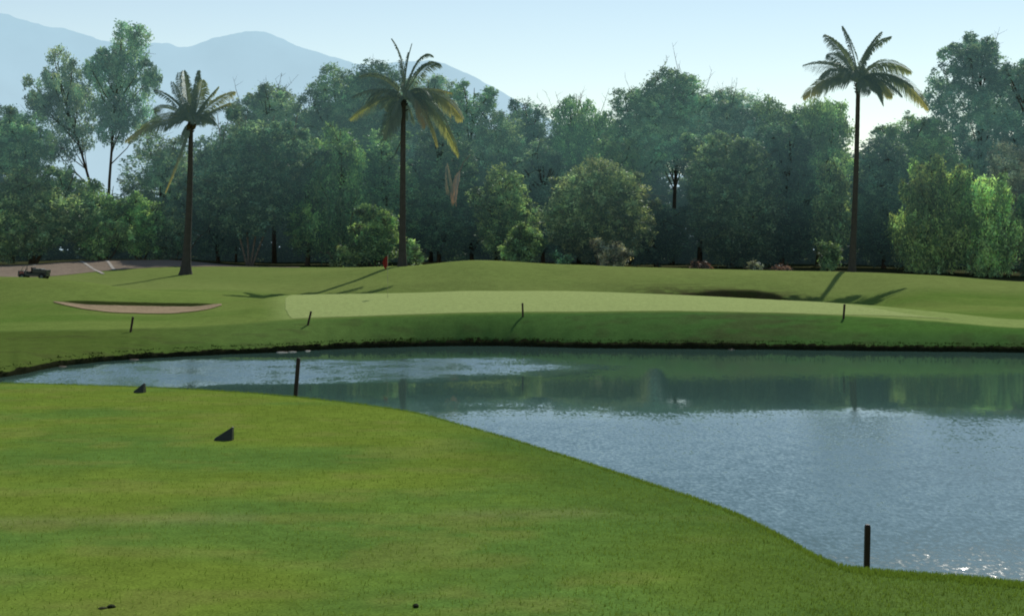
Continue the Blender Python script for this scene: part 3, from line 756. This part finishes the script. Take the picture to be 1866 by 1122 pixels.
def palm(D, base, crown, fr, label, seed, r0=.22, r1=.13, bend=0, nuts=0, Lf=.75, flare=1.0, extra=6, elen=3.2):
    rng = np.random.RandomState(seed)
    bx = wx(base[0], D); gz = gz_xy(bx, D); o = np.array((bx, D, gz))
    root = empty('palm_tree', tuple(o), label, 'palm tree')
    ct = np.array((wx(crown[0], D), D, CAMZ+(HY-crown[1])/F*D))
    mb = MB(); n = 46; pts = []; rr = []
    b0 = o+np.array((0, 0, -.2))
    for i in range(n):
        t = i/(n-1); p = b0+(ct-b0)*t; p[0] += bend*math.sin(math.pi*t)*.5+(t*t-t)*0
        pts.append(p-o); rr.append((r0+(r1-r0)*t**.7)*(1+.05*(i % 2))+flare*.28*math.exp(-t*16)+(.05*sstep(.93, 1, t)))
    mb.tube(pts, rr, 10); mb.build('trunk', M_palmbark, root, smooth=True)
    hb = MB()                                                # fibrous boot of old leaf bases under the crown
    for i in range(16):
        w = rng.rand()*6.28; h = -rng.rand()*.9; c = ct+np.array((0, 0, h))
        e = c+np.array((math.cos(w)*.36, math.sin(w)*.36, .12+.15*rng.rand()))
        hb.tube([c-o, e-o], [.08, .035], 5)
    hb.build('leaf_bases', M_palmbark, root, smooth=True)
    def W(q, dd): return np.array((wx(q[0], D), D+dd, CAMZ+(HY-q[1])/F*D))
    for f in fr:
        ctrl, tip, dd = f[0], f[1], f[2]; kw = f[3] if len(f) > 3 else {}
        frond(root, o, (ct+np.array((rng.randn()*.06, rng.randn()*.06, 0)), W(ctrl, dd*.5), W(tip, dd)), rng=rng, **{**dict(Lf=Lf*1.6), **{k: (v*1.7 if k == 'Lf' else v) for k, v in kw.items()}})
    for i in range(extra):                                   # fronds that come towards the viewer or go away
        w = (i+.5)/extra*6.28+rng.rand()*.3; L = elen*(.8+.3*rng.rand()); el = -.05+.9*rng.rand()
        d = np.array((math.cos(w)*.75, math.sin(w), 0)); d /= np.linalg.norm(d)
        frond(root, o, (ct, ct+d*L*.45+np.array((0, 0, L*el*.8)), ct+d*L*.85+np.array((0, 0, L*(el-.55)))), rng=rng, Lf=Lf*1.5)
    for i in range(nuts):
        w = rng.rand()*6.28; c = ct+np.array((math.cos(w)*.3+.15, math.sin(w)*.3-.1, -.15-.3*rng.rand()))
        m2 = MB(); m2.tube([c-o+np.array((0, 0, .17)), c-o+np.array((0, 0, .12)), c-o, c-o-np.array((0, 0, .12)), c-o-np.array((0, 0, .17))], [.03, .11, .15, .10, .03], 8)
        m2.build('coconut', M_nut, root, smooth=True)
    return root
YT = dict(tipc=(.55, (3.2, 2.2, 1.1)))
YT2 = dict(tipc=(.25, (3.1, 2.2, 1.2)))
palm(118, (338, 499), (348, 222), [
  ((335, 175), (325, 132), .3), ((343, 170), (338, 131), -.6), ((356, 170), (360, 128), .5), ((368, 172), (372, 148), -.6, dict(tipc=(.3, (2.6, 2.2, 1.2)))),
  ((325, 180), (310, 148), .8), ((372, 185), (395, 158), .6, dict(tipc=(.2, (2.8, 2.2, 1.0)))), ((390, 180), (428, 168), -.3, YT2), ((320, 175), (285, 165), -.5),
  ((305, 185), (278, 200), .6), ((385, 200), (412, 185), 1.2, YT), ((300, 205), (232, 258), -.6, YT), ((310, 195), (252, 232), .8, dict(tipc=(.7, (2.6, 2., 1.)))),
  ((338, 260), (304, 350), -.4, dict(tipc=(.5, (4.6, 2.9, 1.2)), Lf=.4, droop=.9))],
  'shorter palm by the car park with a full upright crown, leftmost of three', 201, r0=.32, r1=.155, bend=.16, nuts=7, flare=1.0, extra=8, elen=2.7, Lf=.62)
palm(114, (733, 487), (735, 182), [
  ((742, 110), (714, 72), -.3, dict(Lf=.30)), ((738, 120), (750, 78), .5, dict(Lf=.25)), ((758, 90), (786, 100), .2, dict(Lf=.6)), ((768, 110), (800, 118), -.9),
  ((705, 130), (655, 140), .5), ((700, 150), (645, 178), -.8), ((700, 165), (638, 215), .4, dict(tipc=(.35, (3.4, 2.6, 1.2)))),
  ((800, 145), (842, 215), .6, YT2), ((790, 160), (835, 282), -.4, dict(tipc=(.4, (3.0, 2.3, 1.1)))), ((770, 170), (795, 262), .9, YT),
  ((760, 150), (820, 165), 1.4, YT), ((715, 195), (700, 250), -1.), ((765, 165), (778, 232), -1.2, dict(tipc=(.2, (4., 2.2, 1.5))))],
  'middle palm rising behind the red flag, ragged crown with yellow drooping fronds', 202, r0=.27, r1=.165, flare=.5, extra=7, elen=3.0)
palm(118, (1552, 500), (1564, 152), [
  ((1556, 85), (1536, 48), .2, dict(Lf=.5)), ((1540, 90), (1500, 66), -.6, dict(Lf=.6)), ((1528, 105), (1468, 118), .5), ((1515, 120), (1462, 178), -.3, YT),
  ((1575, 80), (1626, 66), .5, dict(Lf=.6)), ((1572, 95), (1602, 62), -.7), ((1600, 90), (1662, 130), .3, dict(tipc=(.4, (2.2, 1.9, 1.1)))), ((1630, 105), (1688, 198), -.5, YT),
  ((1590, 140), (1602, 182), -.8), ((1600, 120), (1632, 172), .9, YT2), ((1545, 100), (1515, 95), 1.), ((1600, 115), (1655, 160), -1.2)],
  'tallest palm with bare trunk and open crown against the sky, rightmost of three', 203, r0=.25, r1=.15, bend=.12, nuts=3, flare=.4, extra=7, elen=3.4, Lf=.8)
# dry frond caught in the trees
o0 = np.array((wx(828, 143), 143., CAMZ+(HY-355)/F*143))
dry = empty('palm_frond', tuple(o0), 'dry orange palm frond caught hanging in the dark trees right of the middle palm', 'palm frond')
def Wd(p, y): return np.array((wx(p, 143), 143., CAMZ+(HY-y)/F*143))
r5 = np.random.RandomState(5)
frond(dry, o0, (Wd(838, 312), Wd(826, 330), Wd(830, 362)), name='dry_blade', mat=LM['palmo'], Lf=.95, n=30, rng=r5, droop=1.1, width=.13, bare=0)
frond(dry, o0, (Wd(815, 298), Wd(818, 320), Wd(822, 350)), name='dry_blade', mat=LM['palmy'], Lf=.8, n=26, rng=r5, droop=1.0, width=.13, bare=0)
mb = MB(); mb.tube([Wd(838, 312)-o0, Wd(845, 295)-o0, Wd(858, 282)-o0], [.05, .04, .03], 5); mb.build('stalk', M_palebark, dry)

# ------------------------------------------------------------------ small things
def stake(px_b, D, ztop_y, px_t, label, r=.024, mat=None, group='hazard stakes around the pond'):
    x = wx(px_b, D); gz = gz_xy(x, D); o = (x, D, gz)
    root = empty('hazard_stake', o, label, 'stake', group)
    top = np.array((wx(px_t, D)-x, 0, CAMZ-(ztop_y-HY)/F*D-gz))
    mb = MB(); n4 = 4; s = r
    up = top/np.linalg.norm(top); a = np.cross(up, (0, 1, 0)); a /= np.linalg.norm(a); b = np.cross(up, a)
    vs = []; L = np.linalg.norm(top)
    for h, k in ((-.12, .6), (0, 1), (L-.02, 1), (L, .75)):
        for (i, j) in ((-1, -1), (1, -1), (1, 1), (-1, 1)): vs.append(up*h+a*s*i*k+b*s*j*k)
    fs = [(3, 2, 1, 0), (12, 13, 14, 15)]
    for l in range(3):
        for q in range(4): fs.append((l*4+q, l*4+(q+1) % 4, l*4+4+(q+1) % 4, l*4+4+q))
    mb.add(vs, fs); mb.build('post', mat or M_stake, root, .004)
    return root
stake(533, 19.6, 652, 544, 'leaning dark stake on the near shore at the narrow end of the pond', .024)
stake(1576, 14.0, 955, 1581, 'dark stake low on the near shore at the bottom right', .024, M_stake_red)
for (pb, yb, pt, yt, lb) in ((238, 605, 242.5, 577, 'far stake standing in the rough below the sand bunker'), (561, 592, 567, 567, 'far stake below the left end of the putting green'),
                             (953, 577, 952, 552, 'far stake at the front edge of the green, in the middle of the photo'), (1537, 581, 1539, 554, 'far stake at the front edge of the green near the third palm')):
    stake(pb, hit(pb, yb), yt, pt, lb, .045, M_stake_red)

# flagstick
fD = 89.; fx = wx(706.5, fD); fz = gz_xy(fx, fD)
fl = empty('flagstick', (fx, fD, fz), 'red limp flag on a thin pole at the left side of the green', 'flag')
mb = MB(); mb.tube([(0, 0, -.05), (0, 0, zy(fD, 464)-fz)], .011, 8); mb.build('pole', M_pole, fl, smooth=True)
top = zy(fD, 466)-fz; bot = zy(fD, 488)-fz
nv = 14; nu = 9; vv = []
for i in range(nv):
    t = i/(nv-1); wdt = (.10+.16*math.sin(math.pi*min(1, t*.85+.12)))
    for j in range(nu):
        u = j/(nu-1)
        vv.append((-u*wdt-.01, .045*math.sin(u*11+t*1.5)*(u+.2), top+(bot-top)*(t*.85+.15*t*u)-.10*u))
tagm = mesh_np('flag', np.array(vv), grid_quads(nv, nu), M_cloth, fl)

# tee markers
def marker(px, ybase, w, h, rot, label):
    D = 1.6*F/(ybase-HY); x = wx(px, D); gz = gz_xy(x, D)
    root = empty('tee_marker', (x, D, gz), label, 'tee marker', 'dark wedge tee markers')
    # three sided wedge: tall upright edge at the right, sloping to a low toe at the left
    v = [(-w*.5, -.02, 0), (w*.42, -.045, 0), (w*.5, .05, 0), (-w*.5, .02, 0), (w*.42, -.012, h), (w*.5, .02, h*1.0), (-w*.47, -.012, h*.16), (-w*.47, .014, h*.16)]
    f = [(3, 2, 1, 0), (0, 1, 4, 6), (1, 2, 5, 4), (2, 3, 7, 5), (3, 0, 6, 7), (6, 4, 5, 7)]
    mb = MB(); mb.add(v, f); mb.build('marker_body', M_marker, root, .004)
    s = MB(); s.tube([(.0, 0, -.06), (.0, 0, .01)], .006, 6); s.build('spike', M_black, root)
    root.rotation_euler = (0, 0, rot)
    return root
marker(408, 802, .165, .112, .12, 'dark wedge tee marker, the nearer one, in the middle of the mown tee')
marker(254, 714.5, .130, .108, -.05, 'dark wedge tee marker, the farther one, close to the tee edge by the pond')

# turf clods
def lump(name, px, y, sx, sy, sz, mat, label, cat, seed, D=None, zbase=None, group=None):
    rng = np.random.RandomState(seed)
    D = D or 1.6*F/(y-HY); x = wx(px, D); gz = gz_xy(x, D) if zbase is None else zbase
    V = []; nr = 9; nc = 14
    for i in range(nr):
        th = math.pi*i/(nr-1)
        for j in range(nc):
            ph = 2*math.pi*j/nc; k = 1+.30*(vnoise(3+math.cos(ph)*1.7+i*.3, 5+math.sin(ph)*1.7, seed)-.5)*2
            V.append((sx*math.sin(th)*math.cos(ph)*k, sy*math.sin(th)*math.sin(ph)*k, sz*math.cos(th)*(.9+.2*rng.rand())))
    Q = [(i*nc+j, (i+1)*nc+j, (i+1)*nc+(j+1) % nc, i*nc+(j+1) % nc) for i in range(nr-1) for j in range(nc)]
    o = mesh_np(name, np.array(V), Q, mat); o.location = (x, D, gz+sz*.3)
    return tag(o, label, cat, group)
lump('turf_clod', 202, 1106, .020, .02, .010, M_clod, 'darker small clod of turf at the bottom left of the photo', 'clod', 3)
lump('turf_clod', 187, 1108, .022, .02, .006, simple_mat('clod_olive', (.05, .055, .018), .9, .1, 80., .5), 'paler flat clod of turf just left of the darker one', 'clod', 4)
lump('turf_clod', 758, 1107, .013, .02, .012, M_clod, 'single small dark clod of turf at the bottom middle of the photo', 'clod', 5)

# stones at the waterline
for i, (p, w, mt, lb) in enumerate(((512, .30, M_rock, 'long pale stone at the far waterline, leftmost of the pale three'), (533, .20, M_rock, 'pale stone at the far waterline, middle of the pale three'),
                                (560, .15, M_rock, 'smallest pale stone at the far waterline, rightmost of the pale three'), (243, .22, M_brownrock, 'small brown stone at the waterline near the pond end'),
                                (112, .20, M_brownrock, 'small tan stone nearest the left end of the pond'), (1333, .16, M_brownrock, 'small brown stone on the far waterline right of centre'))):
    lump('shore_stone', p, 0, w, .10, .032, mt, lb, 'stone', 30+i, D=float(waterline(np.array([float(p)]))[0])-.22, zbase=-.01)

# ragged grass hanging over the far shore
def shore_grass():
    rng = np.random.RandomState(44); n = 5000
    p = rng.rand(n)*2150-100; p = p[vnoise(p/22., 6.6, 77)+.25*rng.rand(n) > .45]; n = len(p)
    d = waterline(p)+.02+.35*rng.rand(n)**1.5; z = .05+.28*np.clip((d-waterline(p))/.2, 0, 1)+rng.rand(n)*.05
    x = wx(p, d)
    h = .03+.06*rng.rand(n)*(.5+vnoise(p/15., 2.2, 78)); ang = rng.randn(n)*.5; w = .035
    a = np.stack([x-w, d, z], -1); b = np.stack([x+w, d, z], -1)
    t = np.stack([x+h*np.sin(ang), d-.12*rng.rand(n), z+h*np.cos(ang)*(rng.rand(n)*1.6-.6)], -1)
    V = np.stack([a, b, t+np.array((.01, 0, 0)), t-np.array((.01, 0, 0))], 1).reshape(-1, 3)
    o = mesh_np('shore_grass', V, np.arange(len(V)).reshape(-1, 4), LM['reed'], colors={'tint': np.repeat(np.concatenate([(.6+.8*rng.rand(n))[:, None]*np.ones(3), np.zeros((n, 1))], 1), 4, 0)}, smooth=False)
    tag(o, 'ragged dark grass hanging over the far edge of the pond', 'grass', kind='stuff')
shore_grass()

# short blades standing along the tee edge and thinly over the tee
def tee_grass():
    rng = np.random.RandomState(46); n = 34000
    p = -80+rng.rand(n)*2030; e = tee_edge(p); k = rng.rand(n) < .45
    d = np.where(k, e-.25+.5*rng.rand(n), 6.2+(e-6.2)*rng.rand(n)**.9)
    x = wx(p, d)
    s_ = d-e; z = 3.05-.34*(np.sqrt(s_*s_+.09)+s_)/2+(fbm(x/2.2, d/2.2, 31, 3)-.5)*.018
    h = .008+.012*rng.rand(n)*np.where(k, 1.5, .9); w_ = .0022; a = rng.rand(n)*6.28; r_ = h*.6*rng.rand(n)
    A = np.stack([x-w_, d, z-.002], -1); B = np.stack([x+w_, d, z-.002], -1); T_ = np.stack([x+r_*np.cos(a), d+r_*np.sin(a), z+h], -1)
    V = np.stack([A, B, T_+np.array((.0006, 0, 0)), T_-np.array((.0006, 0, 0))], 1).reshape(-1, 3)
    tint = np.concatenate([(.7+.6*rng.rand(n))[:, None]*np.ones(3), np.zeros((n, 1))], 1)
    tag(mesh_np('tee_grass', V, np.arange(n*4).reshape(-1, 4), LM['blade'], colors={'tint': np.repeat(tint, 4, 0)}, smooth=False), 'short mown grass blades on the near tee and its edge', 'grass', kind='stuff')
tee_grass()

# utility cart beyond the mound at far left
def cart():
    D = 117.; x = wx(62, D); gz = gz_xy(x, D)
    zb = min(gz, zy(D, 507)); r = empty('utility_cart', (x, D, gz), 'small dark open utility cart parked on the gravel at the far left', 'utility cart')
    m = MB()
    m.v += []; m.box(-1.05, 1.05, -.5, .5, .26, .48); m.box(-1.05, -.62, -.48, .48, .48, .66); m.build('chassis', M_cart, r, .03)
    m = MB(); m.box(.05, 1.08, -.55, .55, .49, .74); m.build('cargo_bed', M_cart, r, .02)
    m = MB(); m.box(.12, .70, -.50, .50, .745, .82); m.build('bed_cover', M_cartpale, r, .03)
    m = MB(); m.box(-.45, -.02, -.45, .45, .49, .62); m.box(-.10, .02, -.45, .45, .62, .92); m.build('seat', M_black, r, .03)
    m = MB()
    for s in (-.46, .46): m.tube([(-.80, s, .66), (-.62, s, 1.06), (.02, s, 1.08)], .022, 6)
    m.tube([(-.62, -.46, 1.06), (-.62, .46, 1.06)], .022, 6); m.tube([(.02, -.46, 1.08), (.02, .46, 1.08)], .022, 6); m.build('roll_frame', M_cartpale, r)
    m = MB(); m.tube([(-.62, -.15, .62), (-.48, -.15, .80)], .015, 6)
    m.tube([(-.48+.0*math.cos(a), -.15+.16*math.cos(a), .80+.14*math.sin(a)) for a in np.linspace(0, 6.28, 13)], .014, 5, False); m.build('steering_wheel', M_black, r)
    m = MB(); m.box(-.92, -.62, -.515, -.48, .42, .60); m.build('tail_panel', M_red, r, .01)
    for (wx_, wy_) in ((-.72, -.5), (-.72, .5), (.72, -.5), (.72, .5)):
        w = MB(); w.tube([(wx_, wy_-.09, .24), (wx_, wy_-.07, .24), (wx_, wy_+.07, .24), (wx_, wy_+.09, .24)], [.19, .24, .24, .19], 20); w_ = w.build('wheel', M_black, r)
        h = MB(); h.tube([(wx_, wy_-.10, .24), (wx_, wy_-.088, .24)], [.10, .11], 14); h.build('rim', M_cartpale, w_)
cart()

# ------------------------------------------------------------------ light, sky, camera
w = bpy.data.worlds.new('World'); sc.world = w; w.use_nodes = True
nt = w.node_tree; bg = nt.nodes['Background']
sky = nt.nodes.new('ShaderNodeTexSky'); sky.sky_type = 'NISHITA'; sky.sun_disc = False
sky.sun_elevation = SUN_EL; sky.sun_rotation = SUN_AZ; sky.altitude = 0; sky.air_density = 1.0; sky.dust_density = .0; sky.ozone_density = 1.3
tn = nt.nodes.new('ShaderNodeMix'); tn.data_type = 'RGBA'; tn.blend_type = 'MULTIPLY'; tn.inputs[0].default_value = 1
tn.inputs[7].default_value = (1.10, 1.0, .885, 1); nt.links.new(sky.outputs[0], tn.inputs[6])
nt.links.new(tn.outputs[2], bg.inputs[0]); bg.inputs[1].default_value = .114

sl = bpy.data.lights.new('sun', 'SUN'); sl.energy = 3.7; sl.angle = math.radians(.5); sl.color = (1, .95, .86)
so = bpy.data.objects.new('sun', sl); col.objects.link(so)
from mathutils import Vector
sd = Vector((math.sin(SUN_AZ)*math.cos(SUN_EL), math.cos(SUN_AZ)*math.cos(SUN_EL), math.sin(SUN_EL)))
so.rotation_euler = sd.to_track_quat('Z', 'Y').to_euler(); so.location = (20, 60, 60)

cd = bpy.data.cameras.new('camera'); cam = bpy.data.objects.new('camera', cd); col.objects.link(cam)
cam.location = (0, 0, CAMZ); cam.rotation_euler = (math.radians(90), 0, 0)
cd.sensor_width = 36; cd.lens = F/1866*36; cd.shift_y = -(561-HY)/1866; cd.clip_end = 30000; cd.clip_start = .1
sc.camera = cam
sc.view_settings.view_transform = 'Standard'; sc.view_settings.look = 'None'; sc.view_settings.exposure = 0; sc.view_settings.gamma = 1
sc.render.engine = 'CYCLES'
sc.cycles.use_denoising = True
sc.cycles.filter_width = 1.9
sc.cycles.max_bounces = 5; sc.cycles.diffuse_bounces = 2; sc.cycles.transmission_bounces = 4; sc.cycles.glossy_bounces = 3
